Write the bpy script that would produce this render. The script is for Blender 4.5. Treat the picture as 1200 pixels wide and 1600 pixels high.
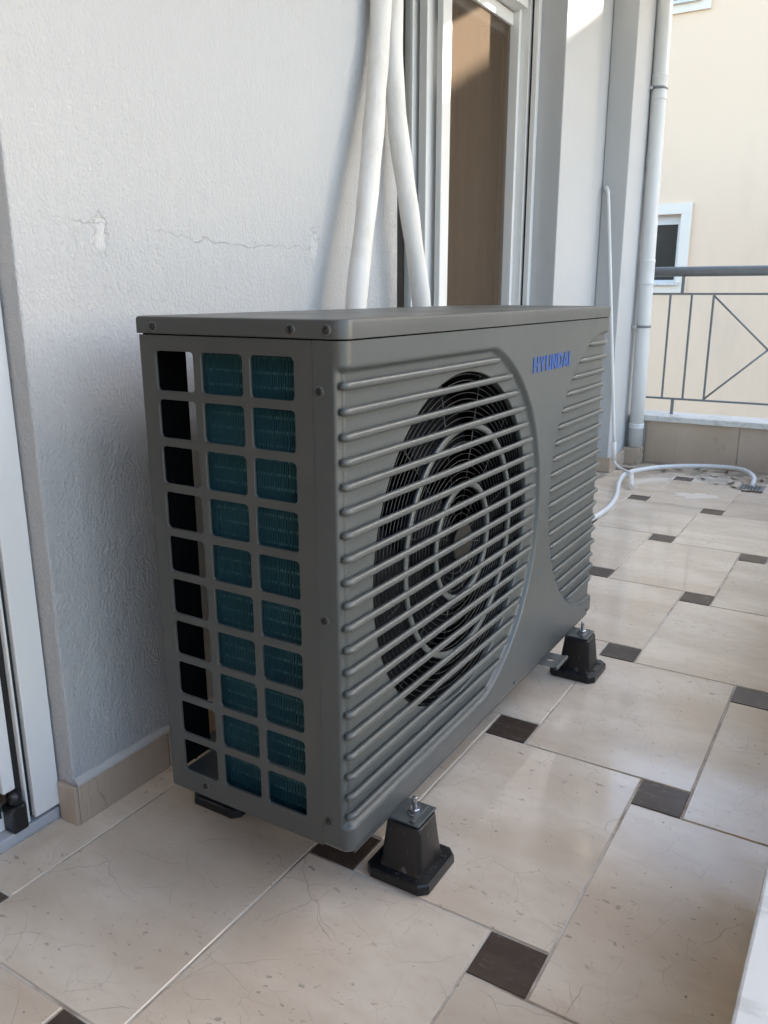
import bpy, bmesh, math, random
from mathutils import Vector, Matrix
random.seed(7)
PI = math.pi
sc = bpy.context.scene
for o in list(bpy.data.objects): bpy.data.objects.remove(o, do_unlink=True)
col = sc.collection

# ------------------------------------------------------------------ camera
cd = bpy.data.cameras.new('Camera'); cam = bpy.data.objects.new('Camera', cd); col.objects.link(cam)
cd.sensor_fit = 'VERTICAL'; cd.sensor_height = 36.0; cd.lens = 36.0*1274.8/1600.0
cd.clip_start = 0.01; cd.clip_end = 400
RX, UP, FW = (Vector((0.85412527, 0.52006558, -0.00135024)), Vector((-0.13410146, 0.22274739, 0.96560882)),
              Vector((-0.50248068, 0.82456982, -0.25999573)))
cam.matrix_world = Matrix(((RX.x, UP.x, -FW.x, 0.5993), (RX.y, UP.y, -FW.y, -0.8853), (RX.z, UP.z, -FW.z, 0.9434), (0, 0, 0, 1)))
cd.dof.use_dof = True; cd.dof.focus_distance = 1.55; cd.dof.aperture_fstop = 20.0
sc.camera = cam

# ------------------------------------------------------------------ sky, sun, exposure
SUN = Vector((1.0, 1.25, 0.585)).normalized()
el = math.asin(SUN.z); az = math.atan2(SUN.x, SUN.y)
w = bpy.data.worlds.new('World'); sc.world = w; w.use_nodes = True
nt = w.node_tree; bg = nt.nodes['Background']
sky = nt.nodes.new('ShaderNodeTexSky'); sky.sky_type = 'NISHITA'; sky.sun_disc = False
sky.sun_elevation = el; sky.sun_rotation = az; sky.air_density = 1.0; sky.dust_density = 2.4; sky.ozone_density = 0.9
nt.links.new(sky.outputs[0], bg.inputs[0]); bg.inputs[1].default_value = 0.15
sl = bpy.data.lights.new('Sun', 'SUN'); sl.energy = 5.0; sl.angle = math.radians(0.55); sl.color = (1, 0.9, 0.76)
so = bpy.data.objects.new('Sun', sl); col.objects.link(so)
so.rotation_euler = (-SUN).to_track_quat('-Z', 'Y').to_euler(); so.location = (6, 8, 6)
vs = sc.view_settings; vs.view_transform = 'Standard'; vs.look = 'None'; vs.gamma = 1.0; vs.use_curve_mapping = False
vs.exposure = 2.62
sc.render.engine = 'CYCLES'
cy = sc.cycles; cy.max_bounces = 6; cy.diffuse_bounces = 4; cy.glossy_bounces = 3; cy.transmission_bounces = 3; cy.transparent_max_bounces = 8
cy.caustics_reflective = False; cy.caustics_refractive = False; cy.use_denoising = True

# ------------------------------------------------------------------ materials
class NT:
    def __init__(s, name):
        s.m = bpy.data.materials.new(name); s.m.use_nodes = True; s.t = s.m.node_tree
        s.b = s.t.nodes['Principled BSDF']; s.out = s.t.nodes['Material Output']
    def n(s, typ, **kw):
        nd = s.t.nodes.new('ShaderNode'+typ)
        for k, v in kw.items():
            if k in nd.inputs.keys(): s.put(nd.inputs[k], v)
            else: setattr(nd, k, v)
        return nd
    def put(s, sock, v):
        if hasattr(v, 'is_linked') or hasattr(v, 'links'): s.t.links.new(v, sock)
        else: sock.default_value = v
    def math(s, op, a, b=None, clamp=False):
        nd = s.t.nodes.new('ShaderNodeMath'); nd.operation = op; nd.use_clamp = clamp
        s.put(nd.inputs[0], a)
        if b is not None: s.put(nd.inputs[1], b)
        return nd.outputs[0]
    def noise(s, co, scale, detail=3.0, rough=0.55, dist=0.0):
        nd = s.n('TexNoise'); s.t.links.new(co, nd.inputs['Vector'])
        nd.inputs['Scale'].default_value = scale; nd.inputs['Detail'].default_value = detail
        nd.inputs['Roughness'].default_value = rough; nd.inputs['Distortion'].default_value = dist
        return nd.outputs['Fac']
    def ramp(s, f, a, b, lo=0.0, hi=1.0):
        nd = s.n('MapRange'); nd.clamp = True; nd.interpolation_type = 'SMOOTHSTEP'
        s.put(nd.inputs[0], f)
        for i, v in enumerate((a, b, lo, hi)): nd.inputs[i+1].default_value = v
        return nd.outputs[0]
    def mix(s, f, a, b, mode='MIX'):
        nd = s.n('Mix'); nd.data_type = 'RGBA'; nd.blend_type = mode
        s.put(nd.inputs['Factor'], f)
        s.put(nd.inputs[6], tuple(a)+(1,) if isinstance(a, tuple) and len(a) == 3 else a)
        s.put(nd.inputs[7], tuple(b)+(1,) if isinstance(b, tuple) and len(b) == 3 else b)
        return nd.outputs[2]
    def obj(s): return s.n('TexCoord').outputs['Object']
    def world(s): return s.n('NewGeometry').outputs['Position']
    def scale(s, co, v):
        nd = s.n('VectorMath'); nd.operation = 'MULTIPLY'; s.t.links.new(co, nd.inputs[0]); nd.inputs[1].default_value = v
        return nd.outputs[0]
    def bump(s, h, strength=0.3, dist=0.001, normal=None):
        nd = s.n('Bump'); s.t.links.new(h, nd.inputs['Height']); nd.inputs['Strength'].default_value = strength
        nd.inputs['Distance'].default_value = dist
        if normal is not None: s.t.links.new(normal, nd.inputs['Normal'])
        return nd.outputs[0]
    def set(s, color=None, rough=None, metal=None, normal=None, spec=None):
        b = s.b.inputs
        if color is not None: s.put(b['Base Color'], tuple(color)+(1,) if isinstance(color, tuple) and len(color) == 3 else color)
        if rough is not None: s.put(b['Roughness'], rough)
        if metal is not None: s.put(b['Metallic'], metal)
        if normal is not None: s.put(b['Normal'], normal)
        if spec is not None: s.put(b['Specular IOR Level'], spec)
        return s.m

M = {}
def plain(key, c, rough=0.5, metal=0.0, var=0.12, nscale=9.0, bump=0.0, bscale=400.0, spec=0.5):
    t = NT(key); co = t.obj()
    f = t.noise(co, nscale, 4.0)
    d = tuple(max(0, x*(1-var)) for x in c); e = tuple(min(1, x*(1+var)) for x in c)
    nrm = t.bump(t.noise(co, bscale, 2.0), bump, 0.0006) if bump else None
    M[key] = t.set(t.mix(f, d, e), t.ramp(t.noise(co, nscale*3, 3.0), 0.3, 0.7, max(0.03, rough-0.06), rough+0.08), metal, nrm, spec)
    return M[key]

def unit_paint(key, c, rough, bump, bscale):
    t = NT(key); co = t.obj()
    dust = t.ramp(t.noise(co, 3.2, 6.0, 0.65), 0.42, 0.75)
    c1 = t.mix(dust, c, tuple(x*1.10+0.004 for x in c))
    streak = t.ramp(t.noise(t.scale(co, (14, 14, 60)), 1.5, 4.0, 0.7), 0.66, 0.74)
    c2 = t.mix(t.math('MULTIPLY', streak, 0.10), c1, (0.30, 0.30, 0.29))
    h = t.noise(co, bscale, 2.0, 0.5)
    M[key] = t.set(c2, t.ramp(dust, 0, 1, rough-0.05, rough+0.1), 0.0, t.bump(h, bump, 0.0008), 0.45)
unit_paint('unit_textured', (0.078, 0.085, 0.083), 0.33, 0.55, 420.0)
unit_paint('unit_sheet', (0.076, 0.080, 0.077), 0.42, 0.12, 700.0)
plain('black_plastic', (0.012, 0.012, 0.013), 0.38, var=0.4, bump=0.15)
plain('inner_black', (0.004, 0.0045, 0.005), 0.9, var=0.3, spec=0.08)
plain('fan_blade', (0.006, 0.0075, 0.011), 0.62, var=0.2, spec=0.12)
plain('wire', (0.022, 0.022, 0.022), 0.30)
plain('hub_cap', (0.016, 0.0145, 0.0125), 0.6, spec=0.25)
plain('zinc', (0.55, 0.56, 0.57), 0.28, 0.95, var=0.2, nscale=60)
plain('screw_black', (0.012, 0.012, 0.012), 0.35)
plain('washer', (0.13, 0.13, 0.125), 0.4, 0.3)
plain('copper_tube', (0.10, 0.21, 0.23), 0.4, 0.2)
plain('logo_blue', (0.020, 0.075, 0.27), 0.5, var=0.10, nscale=120)
plain('white_plastic', (0.66, 0.67, 0.67), 0.38, var=0.03, nscale=2.5)
plain('white_alu', (0.74, 0.74, 0.73), 0.36, var=0.015, nscale=2)
plain('gasket', (0.010, 0.010, 0.010), 0.6)
plain('rail_grey', (0.20, 0.215, 0.225), 0.42, 0.2, var=0.15, nscale=25)
plain('sill_stone', (0.42, 0.43, 0.45), 0.45, var=0.12, nscale=30, bump=0.1)
plain('wood', (0.55, 0.33, 0.19), 0.45, var=0.3, nscale=3)
plain('room_paint', (0.45, 0.36, 0.28), 0.7)
plain('curtain', (0.12, 0.072, 0.045), 0.85, var=0.15, nscale=30)
plain('ceiling_paint', (0.72, 0.71, 0.68), 0.8, var=0.05, bump=0.2, bscale=120)
plain('ground', (0.22, 0.21, 0.19), 0.9, var=0.25, nscale=0.6)
plain('grate', (0.35, 0.35, 0.34), 0.4, 0.7, var=0.3, nscale=80)
plain('leaf', (0.12, 0.085, 0.05), 0.8, var=0.5, nscale=60)
plain('pale_scrap', (0.50, 0.43, 0.33), 0.8, var=0.2, nscale=60)
plain('white_surround', (0.78, 0.71, 0.61), 0.7, var=0.06, nscale=3)
plain('dark_pane', (0.03, 0.042, 0.042), 0.12, var=0.4, nscale=2)
plain('warm_render', (0.50, 0.37, 0.26), 0.85, var=0.1, nscale=2, bump=0.3, bscale=90)
plain('pale_splash', (0.66, 0.585, 0.49), 0.7, var=0.15, nscale=40)
plain('brush', (0.55, 0.57, 0.60), 0.8, var=0.2, nscale=80)

# fins of the coil
t = NT('fin_teal'); co = t.obj()
M['fin_teal'] = t.set(t.mix(t.noise(co, 14, 4), (0.014, 0.062, 0.078), (0.042, 0.125, 0.145)), 0.4, 0.2)

# scuffed black rubber feet
t = NT('foot_rubber'); co = t.obj()
sc1 = t.ramp(t.noise(t.scale(co, (1, 1, .5)), 70, 5, 0.7), 0.60, 0.68)
c = t.mix(t.math('MULTIPLY', sc1, 0.5), (0.010, 0.010, 0.011), (0.22, 0.22, 0.21))
M['foot_rubber'] = t.set(c, 0.38, 0, t.bump(t.noise(co, 300, 3), 0.15, 0.0006))

# insulated pipe foam
t = NT('foam'); co = t.world()
f = t.ramp(t.noise(t.scale(co, (1, 1, .35)), 16, 6, 0.65), 0.40, 0.75)
M['foam'] = t.set(t.mix(f, (0.70, 0.685, 0.65), (0.55, 0.51, 0.45)), 0.75, 0,
                  t.bump(t.noise(t.scale(co, (1, 1, .4)), 130, 4, 0.7), 0.5, 0.0015))

# stucco of the house wall, with the settling crack and the two filler patches
def stucco(key, base, marks=False, rough_h=1.0):
    t = NT(key); co = t.world()
    big = t.noise(co, 1.6, 5, 0.6); grime = t.ramp(t.noise(t.scale(co, (1, 1, .3)), 5, 5, 0.6), 0.5, 0.8)
    c = t.mix(big, tuple(x*0.955 for x in base), tuple(min(1, x*1.03) for x in base))
    c = t.mix(t.math('MULTIPLY', grime, 0.16), c, (0.52, 0.51, 0.49))
    sx = t.n('SeparateXYZ'); t.t.links.new(co, sx.inputs[0]); y, z = sx.outputs[1], sx.outputs[2]
    grains = t.noise(t.scale(co, (1, 1, .75)), 175, 4, 0.62)
    lumps = t.noise(t.scale(co, (1, 1, .45)), 48, 3, 0.6)
    gz = t.ramp(z, 0.35, 1.5, 1.0, 0.45)
    h = t.math('ADD', t.math('MULTIPLY', grains, gz), t.math('MULTIPLY', lumps, t.math('MULTIPLY', gz, 0.9)))
    if marks:
        rag = t.math('MULTIPLY', t.math('SUBTRACT', t.noise(co, 22, 5, 0.65), 0.5), 0.05)
        # crack height along the wall: a gentle broken line
        line = t.math('ADD', t.ramp(y, 0.0, 0.45, 1.057, 1.038), t.ramp(y, 0.45, 1.0, 0.0, 0.006))
        dist = t.math('ABSOLUTE', t.math('SUBTRACT', t.math('SUBTRACT', z, line), rag))
        gate = t.math('MULTIPLY', t.ramp(y, -0.01, 0.03), t.ramp(t.noise(co, 7, 3), 0.32, 0.5))
        crack = t.math('MULTIPLY', t.ramp(dist, 0.0002, 0.0010, 1, 0), gate)
        yl = t.math('ADD', 0.046, t.math('MULTIPLY', rag, 0.8))
        d2 = t.math('ABSOLUTE', t.math('SUBTRACT', y, yl))
        crack2 = t.math('MULTIPLY', t.ramp(d2, 0.0003, 0.001, 0.6, 0), t.math('MULTIPLY', t.ramp(z, 0.97, 0.99), t.ramp(z, 1.052, 1.056, 1, 0)))
        crack = t.math('MAXIMUM', crack, crack2)
        c = t.mix(t.math('MULTIPLY', crack, 0.22), c, (0.22, 0.21, 0.20))
        for (py, pz, ry, rz) in ((0.101, 1.040, 0.018, 0.038), (0.711, 1.046, 0.017, 0.044)):
            a = t.math('POWER', t.math('DIVIDE', t.math('SUBTRACT', y, py), ry), 2.0)
            b = t.math('POWER', t.math('DIVIDE', t.math('SUBTRACT', z, pz), rz), 2.0)
            r = t.math('ADD', t.math('ADD', a, b), t.math('MULTIPLY', t.math('SUBTRACT', t.noise(co, 60, 4, 0.7), 0.5), 4.0))
            pm = t.ramp(r, 0.2, 1.1, 1, 0)
            c = t.mix(t.math('MULTIPLY', pm, 0.22), c, (0.80, 0.80, 0.80))
            h = t.math('ADD', h, t.math('MULTIPLY', pm, -0.5))
        for (py, pz, r0) in ((0.107, 1.165, 0.006), (0.798, 1.452, 0.007), (0.775, 1.45, 0.004)):
            a = t.math('ADD', t.math('POWER', t.math('SUBTRACT', y, py), 2.0), t.math('POWER', t.math('SUBTRACT', z, pz), 2.0))
            c = t.mix(t.ramp(a, 0, r0*r0, 0.4, 0), c, (0.45, 0.44, 0.43))
        h = t.math('SUBTRACT', h, t.math('MULTIPLY', crack, 0.25))
    M[key] = t.set(c, 0.85, 0, t.bump(h, 0.8*rough_h, 0.0082), 0.25)
stucco('stucco_marked', (0.475, 0.482, 0.488), True)
stucco('stucco', (0.475, 0.482, 0.488), False, 0.5)
stucco('stucco_smooth', (0.50, 0.485, 0.465), False, 0.25)

# yellow render of the neighbour
t = NT('yellow_render'); co = t.world()
g = t.ramp(t.noise(t.scale(co, (1, 1, .35)), 1.5, 6, 0.65), 0.45, 0.8)
c = t.mix(t.noise(co, 0.8, 4), (0.79, 0.595, 0.42), (0.82, 0.64, 0.475))
c = t.mix(t.math('MULTIPLY', g, 0.35), c, (0.52, 0.42, 0.32))
M['yellow_render'] = t.set(c, 0.9, 0, t.bump(t.noise(co, 60, 4), 0.3, 0.004), 0.2)

# marbled floor tiles
def tile_mat(key, c0, c1, cv, vein, spots, rough, seedmul):
    t = NT(key); co = t.world()
    oi = t.n('ObjectInfo')
    off = t.n('CombineXYZ'); t.t.links.new(t.math('MULTIPLY', oi.outputs['Random'], 37.0*seedmul), off.inputs[0])
    t.t.links.new(t.math('MULTIPLY', oi.outputs['Random'], 91.0*seedmul), off.inputs[1])
    ad = t.n('VectorMath'); ad.operation = 'ADD'; t.t.links.new(co, ad.inputs[0]); t.t.links.new(off.outputs[0], ad.inputs[1])
    p = ad.outputs[0]
    cloud = t.noise(t.scale(p, (1.0, 2.2, 1)), 3.0, 3, 0.5, 0.3)
    c = t.mix(t.ramp(cloud, 0.28, 0.72), c0, c1)
    c = t.mix(t.math('MULTIPLY', t.ramp(t.noise(t.scale(p, (1, 1.8, 1)), 24, 5, 0.6), 0.40, 0.80), 0.30), c, cv)
    hv = t.n('HueSaturation'); t.t.links.new(c, hv.inputs['Color']); t.t.links.new(t.math('ADD', t.math('MULTIPLY', oi.outputs['Random'], 0.14), 0.93), hv.inputs['Value']); c = hv.outputs[0]
    if vein:
        warp = t.n('TexNoise'); t.t.links.new(p, warp.inputs['Vector']); warp.inputs['Scale'].default_value = 7.0; warp.inputs['Detail'].default_value = 4.0
        wv_ = t.n('VectorMath'); wv_.operation = 'MULTIPLY_ADD'; t.t.links.new(warp.outputs['Color'], wv_.inputs[0]); wv_.inputs[1].default_value = (0.09, 0.09, 0.0); t.t.links.new(p, wv_.inputs[2])
        for (sc_, wd, st, gs, lo, st_) in ((3.6, 0.0032, 0.40, 3.4, 0.53, (1, .6, 1)), (8.0, 0.0060, 0.42, 5.0, 0.49, (.6, 1, 1)), (17.0, 0.011, 0.40, 8.0, 0.50, (1, .7, 1)), (31.0, 0.018, 0.28, 11.0, 0.52, (.8, 1, 1))):
            vo = t.n('TexVoronoi'); vo.feature = 'DISTANCE_TO_EDGE'; vo.voronoi_dimensions = '2D'
            t.t.links.new(t.scale(wv_.outputs[0], st_), vo.inputs['Vector']); vo.inputs['Scale'].default_value = sc_
            gate = t.ramp(t.noise(p, gs, 3, 0.55), lo, lo+0.10)
            c = t.mix(t.math('MULTIPLY', t.math('MULTIPLY', t.ramp(vo.outputs['Distance'], 0, wd, 1, 0), gate), st), c, (0.16, 0.105, 0.065))
    if spots:
        sp = t.math('MULTIPLY', t.ramp(t.noise(t.scale(p, (1, 1.7, 1)), 46, 3, 0.55), 0.62, 0.70), t.ramp(t.noise(p, 4.2, 3), 0.46, 0.60))
        c = t.mix(t.math('MULTIPLY', sp, 0.5), c, (0.15, 0.125, 0.10))
        sp2 = t.ramp(t.noise(p, 90, 1, 0.5), 0.765, 0.785)
        c = t.mix(t.math('MULTIPLY', sp2, 0.6), c, (0.06, 0.05, 0.04))
        # dirt settling in the far corner by the drain
        sx = t.n('SeparateXYZ'); t.t.links.new(co, sx.inputs[0])
        far = t.math('MULTIPLY', t.ramp(sx.outputs[1], 3.2, 3.75), t.ramp(t.noise(co, 9, 5, 0.7), 0.40, 0.62))
        c = t.mix(t.math('MULTIPLY', far, 0.7), c, (0.14, 0.12, 0.10))
    elif not vein:
        scr = t.ramp(t.noise(t.scale(p, (1, 3, 1)), 30, 4, 0.7, 1.5), 0.58, 0.70)
        c = t.mix(t.math('MULTIPLY', scr, 0.35), c, (0.35, 0.32, 0.29))
    rg = t.ramp(t.noise(p, 7, 3, 0.5), 0.3, 0.7, rough-0.03, rough+0.09)
    M[key] = t.set(c, rg, 0, t.bump(t.noise(p, 20, 3, 0.5), 0.03, 0.002), 0.5 if vein else 0.22)
tile_mat('tile_beige', (0.62, 0.51, 0.395), (0.755, 0.66, 0.54), (0.54, 0.415, 0.30), True, True, 0.10, 1.0)
tile_mat('tile_brown', (0.052, 0.036, 0.027), (0.105, 0.076, 0.058), (0.16, 0.125, 0.10), False, False, 0.30, 1.0)
tile_mat('tile_skirting', (0.43, 0.345, 0.265), (0.50, 0.41, 0.325), (0.39, 0.30, 0.225), True, False, 0.30, 1.0)
t = NT('grout'); co = t.world()
M['grout'] = t.set(t.mix(t.ramp(t.noise(co, 5, 5, 0.7), 0.42, 0.66), (0.62, 0.57, 0.50), (0.30, 0.24, 0.18)), 0.9, 0,
                   t.bump(t.noise(co, 220, 3), 0.4, 0.001))
t = NT('marble'); co = t.world()
v = t.math('ABSOLUTE', t.math('SUBTRACT', t.noise(co, 5, 6, 0.6, 1.2), 0.5))
M['marble'] = t.set(t.mix(t.math('MULTIPLY', t.ramp(v, 0, 0.05, 1, 0), 0.4), (0.66, 0.655, 0.63), (0.38, 0.37, 0.35)), 0.4, 0,
                    t.bump(t.noise(co, 150, 4), 0.15, 0.001))
# window glass: clear sheet with a mirror share by angle
def glass(key, tint, extra=0.0):
    t = NT(key); tr = t.n('BsdfTransparent'); tr.inputs[0].default_value = tint+(1,)
    gl = t.n('BsdfGlossy'); gl.inputs['Roughness'].default_value = 0.02
    lw = t.n('LayerWeight'); lw.inputs[0].default_value = 0.5
    fc = t.math('ADD', t.math('MULTIPLY', t.math('POWER', lw.outputs['Facing'], 5.0), 0.9), 0.035+extra, True)
    mx = t.n('MixShader'); t.t.links.new(fc, mx.inputs[0])
    t.t.links.new(tr.outputs[0], mx.inputs[1]); t.t.links.new(gl.outputs[0], mx.inputs[2])
    t.t.links.new(mx.outputs[0], t.out.inputs[0]); M[key] = t.m
glass('glass', (0.93, 0.95, 0.94))
t = NT('insect_mesh'); tr = t.n('BsdfTransparent'); df = t.n('BsdfDiffuse'); df.inputs[0].default_value = (0.135, 0.102, 0.075, 1)
mx = t.n('MixShader'); mx.inputs[0].default_value = 0.45
t.t.links.new(tr.outputs[0], mx.inputs[1]); t.t.links.new(df.outputs[0], mx.inputs[2]); t.t.links.new(mx.outputs[0], t.out.inputs[0])
M['insect_mesh'] = t.m

# ------------------------------------------------------------------ mesh helpers
class MB:
    def __init__(s): s.v = []; s.f = []; s.sm = []
    def add(s, vs_, fs, smooth=False):
        o = len(s.v); s.v += [tuple(p) for p in vs_]
        for f in fs: s.f.append([i+o for i in f]); s.sm.append(smooth)
        return s
    def box(s, x0, x1, y0, y1, z0, z1, b=0.0):
        if b <= 0:
            vs_ = [(x, y, z) for z in (z0, z1) for y in (y0, y1) for x in (x0, x1)]
            return s.add(vs_, [(0, 2, 3, 1), (4, 5, 7, 6), (0, 1, 5, 4), (2, 6, 7, 3), (0, 4, 6, 2), (1, 3, 7, 5)])
        bm = bmesh.new(); bmesh.ops.create_cube(bm, size=1)
        for v in bm.verts:
            v.co = ((x0+x1)/2+v.co.x*(x1-x0), (y0+y1)/2+v.co.y*(y1-y0), (z0+z1)/2+v.co.z*(z1-z0))
        bmesh.ops.bevel(bm, geom=list(bm.edges), offset=b, segments=2, affect='EDGES', profile=0.5)
        bm.verts.index_update()
        s.add([v.co[:] for v in bm.verts], [[v.index for v in f.verts] for f in bm.faces]); bm.free()
        return s
    def rings(s, rings, closed=True, cap0=False, cap1=False, smooth=True):
        n = len(rings[0]); vs_ = [p for r in rings for p in r]; fs = []
        for i in range(len(rings)-1):
            for j in range(n if closed else n-1):
                k = (j+1) % n
                fs.append((i*n+j, i*n+k, (i+1)*n+k, (i+1)*n+j))
        s.add(vs_, fs, smooth)
        o = len(s.v)-len(vs_)
        if cap0: s.f.append([o+i for i in range(n)][::-1]); s.sm.append(False)
        if cap1: s.f.append([o+(len(rings)-1)*n+i for i in range(n)]); s.sm.append(False)
        return s
    def tube(s, path, r, seg=12, caps=True, loop=False):
        P = [Vector(p) for p in path]; n = len(P); rs = r if isinstance(r, (list, tuple)) else [r]*n
        T = []
        for i in range(n):
            if loop: d = P[(i+1) % n]-P[i-1]
            else: d = P[min(i+1, n-1)]-P[max(i-1, 0)]
            T.append(d.normalized())
        a = T[0].orthogonal().normalized(); R_ = []
        for i in range(n):
            a = (a-T[i]*a.dot(T[i])).normalized(); b = T[i].cross(a)
            R_.append([P[i]+(a*math.cos(2*PI*k/seg)+b*math.sin(2*PI*k/seg))*rs[i] for k in range(seg)])
        if loop: R_.append(R_[0])
        return s.rings(R_, True, caps and not loop, caps and not loop)
    def lathe(s, prof, c=(0, 0, 0), axis='Z', seg=24, smooth=True, cap0=True, cap1=True):
        R_ = []
        for r, h in prof:
            ring = []
            for k in range(seg):
                a = 2*PI*k/seg; u, v = r*math.cos(a), r*math.sin(a)
                p = {'Z': (u, v, h), 'X': (h, u, v), 'Y': (v, h, u)}[axis]
                ring.append((p[0]+c[0], p[1]+c[1], p[2]+c[2]))
            R_.append(ring)
        return s.rings(R_, True, cap0, cap1, smooth)
    def mesh(s, name):
        me = bpy.data.meshes.new(name); me.from_pydata(s.v, [], s.f); me.update()
        me.polygons.foreach_set('use_smooth', s.sm)
        bm = bmesh.new(); bm.from_mesh(me); bmesh.ops.recalc_face_normals(bm, faces=bm.faces); bm.to_mesh(me); bm.free()
        return me

def link(name, me, mat, parent=None):
    o = bpy.data.objects.new(name, me); col.objects.link(o)
    if me is not None and mat and not me.materials: me.materials.append(M[mat])
    if parent is not None:
        o.parent = parent
        o.matrix_parent_inverse = WM[parent.name].inverted()
    WM[o.name] = Matrix.Identity(4)
    return o
WM = {}
def part(name, mb, mat, parent=None): return link(name, mb.mesh(name), mat, parent)
def tag(o, label, cat=None, group=None, kind=None):
    if label: o['label'] = label
    if cat: o['category'] = cat
    if group: o['group'] = group
    if kind: o['kind'] = kind
    return o
def thing(name, label, cat, loc=(0, 0, 0), group=None):
    o = bpy.data.objects.new(name, None); col.objects.link(o); o.location = loc; o.empty_display_size = 0.1
    WM[o.name] = Matrix.Translation(loc); tag(o, label, cat, group); return o
def boxpart(name, mat, parent, *a, b=0.0): return part(name, MB().box(*a, b=b), mat, parent)
def copy_tree(root, loc):
    r = root.copy(); col.objects.link(r); r.location = loc
    for ch in root.children:
        c = ch.copy(); col.objects.link(c); c.parent = r
        for g in ch.children:
            d = g.copy(); col.objects.link(d); d.parent = c
    return r

# ================================================================== SETTING
X_W, Y_END, X_K = -0.56, 3.83, 0.56
# ground far below the balcony
g = part('ground', MB().box(-120, 120, -120, 120, -3.9, -3.6), 'ground'); tag(g, 'grey paved ground far below the balcony', None, kind='structure')
# balcony slab: the grout bed, with every tile a piece of its own
fl = part('floor', MB().box(-0.90, 0.60, -2.4, 3.86, -0.2, -0.0022), 'grout')
tag(fl, 'beige marbled balcony floor with small dark brown squares', None, kind='structure')
S_, W_, H_ = 0.0946, 0.3470, 0.5267; OX, OY = 0.1964, -0.0051; GR = 0.0022
BX0, BX1, BY0, BY1 = -0.604, 0.578, -2.38, 3.822
def tile_piece(name, mat, x0, x1, y0, y1):
    x0, x1, y0, y1 = x0+GR, x1-GR, y0+GR, y1-GR
    x0, x1, y0, y1 = max(x0, BX0), min(x1, BX1), max(y0, BY0), min(y1, BY1)
    if x1-x0 < 0.012 or y1-y0 < 0.012: return
    cx, cy = (x0+x1)/2, (y0+y1)/2; a, b_ = (x1-x0)/2, (y1-y0)/2; e = 0.0012
    mb = MB()
    lo = [(-a, -b_, -0.006), (a, -b_, -0.006), (a, b_, -0.006), (-a, b_, -0.006)]
    mi = [(p[0], p[1], -e) for p in lo]; hi = [(p[0]*(1-e/a), p[1]*(1-e/b_), 0) for p in lo]
    mb.rings([lo, mi, hi], True, False, True, False)
    o = part(name, mb, mat, fl); o.location = (cx, cy, random.uniform(-0.0003, 0.0003))
for i in range(-8, 12):
    for j in range(-6, 8):
        x, y = OX+i*S_-j*W_, OY+i*H_+j*S_
        # a dark square with its corner at (x, y) and the big tile standing to its right
        tile_piece('dark_tile', 'tile_brown', x, x+S_, y, y+S_)
        tile_piece('tile', 'tile_beige', x+S_, x+S_+W_, y, y+H_)

# ------------------------------------------------------------------ the house wall (one thing: piers, lintel, pilaster, skirting)
hw = thing('house_wall', 'white stucco house wall with cracked plaster behind the heat pump', 'wall', (-0.7, 0, 0))
def wallbox(name, mat, *a): return boxpart(name, mat, hw, *a, b=0.004)
pier = wallbox('stucco_pier', 'stucco_marked', -0.99, X_W, -0.066, 1.089, 0, 2.79)
wallbox('stucco_pier', 'stucco_smooth', -0.99, X_W, -2.398, -1.62, 0, 2.79)
wallbox('lintel', 'stucco_smooth', -0.99, -0.62, -1.618, -0.068, 2.16, 2.79)
wallbox('lintel', 'stucco_smooth', -0.99, -0.75, 1.091, 2.818, 2.25, 2.79)
wallbox('stucco_panel', 'stucco', -0.99, -0.748, 2.82, 3.90, 0, 2.79)
pil = wallbox('corner_pilaster', 'stucco', -0.746, -0.622, 3.44, 3.88, 0.0, 2.79)
# skirting tiles
sk = [(-0.0665, 0.155), (0.158, 0.500), (0.503, 0.845), (0.848, 1.095)]
for a, b in sk: boxpart('skirting_tile', 'tile_skirting', pier, X_W+0.0005, X_W+0.009, a+0.001, b-0.001, 0.0, 0.078+random.uniform(-.002, .002), b=0.0012)
boxpart('skirting_tile', 'tile_skirting', pier, -0.598, X_W+0.009, -0.0740, -0.0665, 0.0, 0.079, b=0.0012)
fm = MB()   # ragged mortar ledge on top of the skirting
n = 90; R0 = []; 
for k in range(n+1):
    y = -0.0655+1.154*k/n; q = 0.5+0.5*math.sin(k*1.7)*math.sin(k*0.61+2)
    R0.append([(X_W+0.0085, y, 0.0785-0.004*q), (X_W+0.0095, y, 0.080), (X_W+0.004, y, 0.087+0.004*q), (X_W-0.002, y, 0.090+0.004*q)])
fm.rings(R0, False, smooth=True); part('mortar_fillet', fm, 'stucco_smooth', pier)
boxpart('skirting_tile', 'tile_skirting', pil, -0.744, -0.606, 3.430, 3.4385, 0, 0.079, b=0.0012)
boxpart('skirting_tile', 'tile_skirting', pil, -0.6205, -0.606, 3.4395, 3.714, 0, 0.079, b=0.0012)
boxpart('downpipe_plinth', 'tile_skirting', pil, -0.6205, -0.527, 3.715, 3.829, 0, 0.095, b=0.002)
boxpart('skirting_tile', 'tile_skirting', hw, -0.7475, -0.739, 2.815, 3.4285, 0, 0.079, b=0.0012)
# end wall behind the photographer
ew = part('end_wall', MB().box(-1.0, 1.2, -2.65, -2.4, -0.2, 2.79), 'warm_render'); tag(ew, 'plain plastered end wall closing the balcony', 'wall')
# ceiling slab of the balcony above
ce = part('ceiling', MB().box(-1.0, 0.92, -2.65, 4.05, 2.792, 2.95), 'ceiling_paint'); tag(ce, 'plain balcony slab overhead', None, kind='structure')
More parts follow.
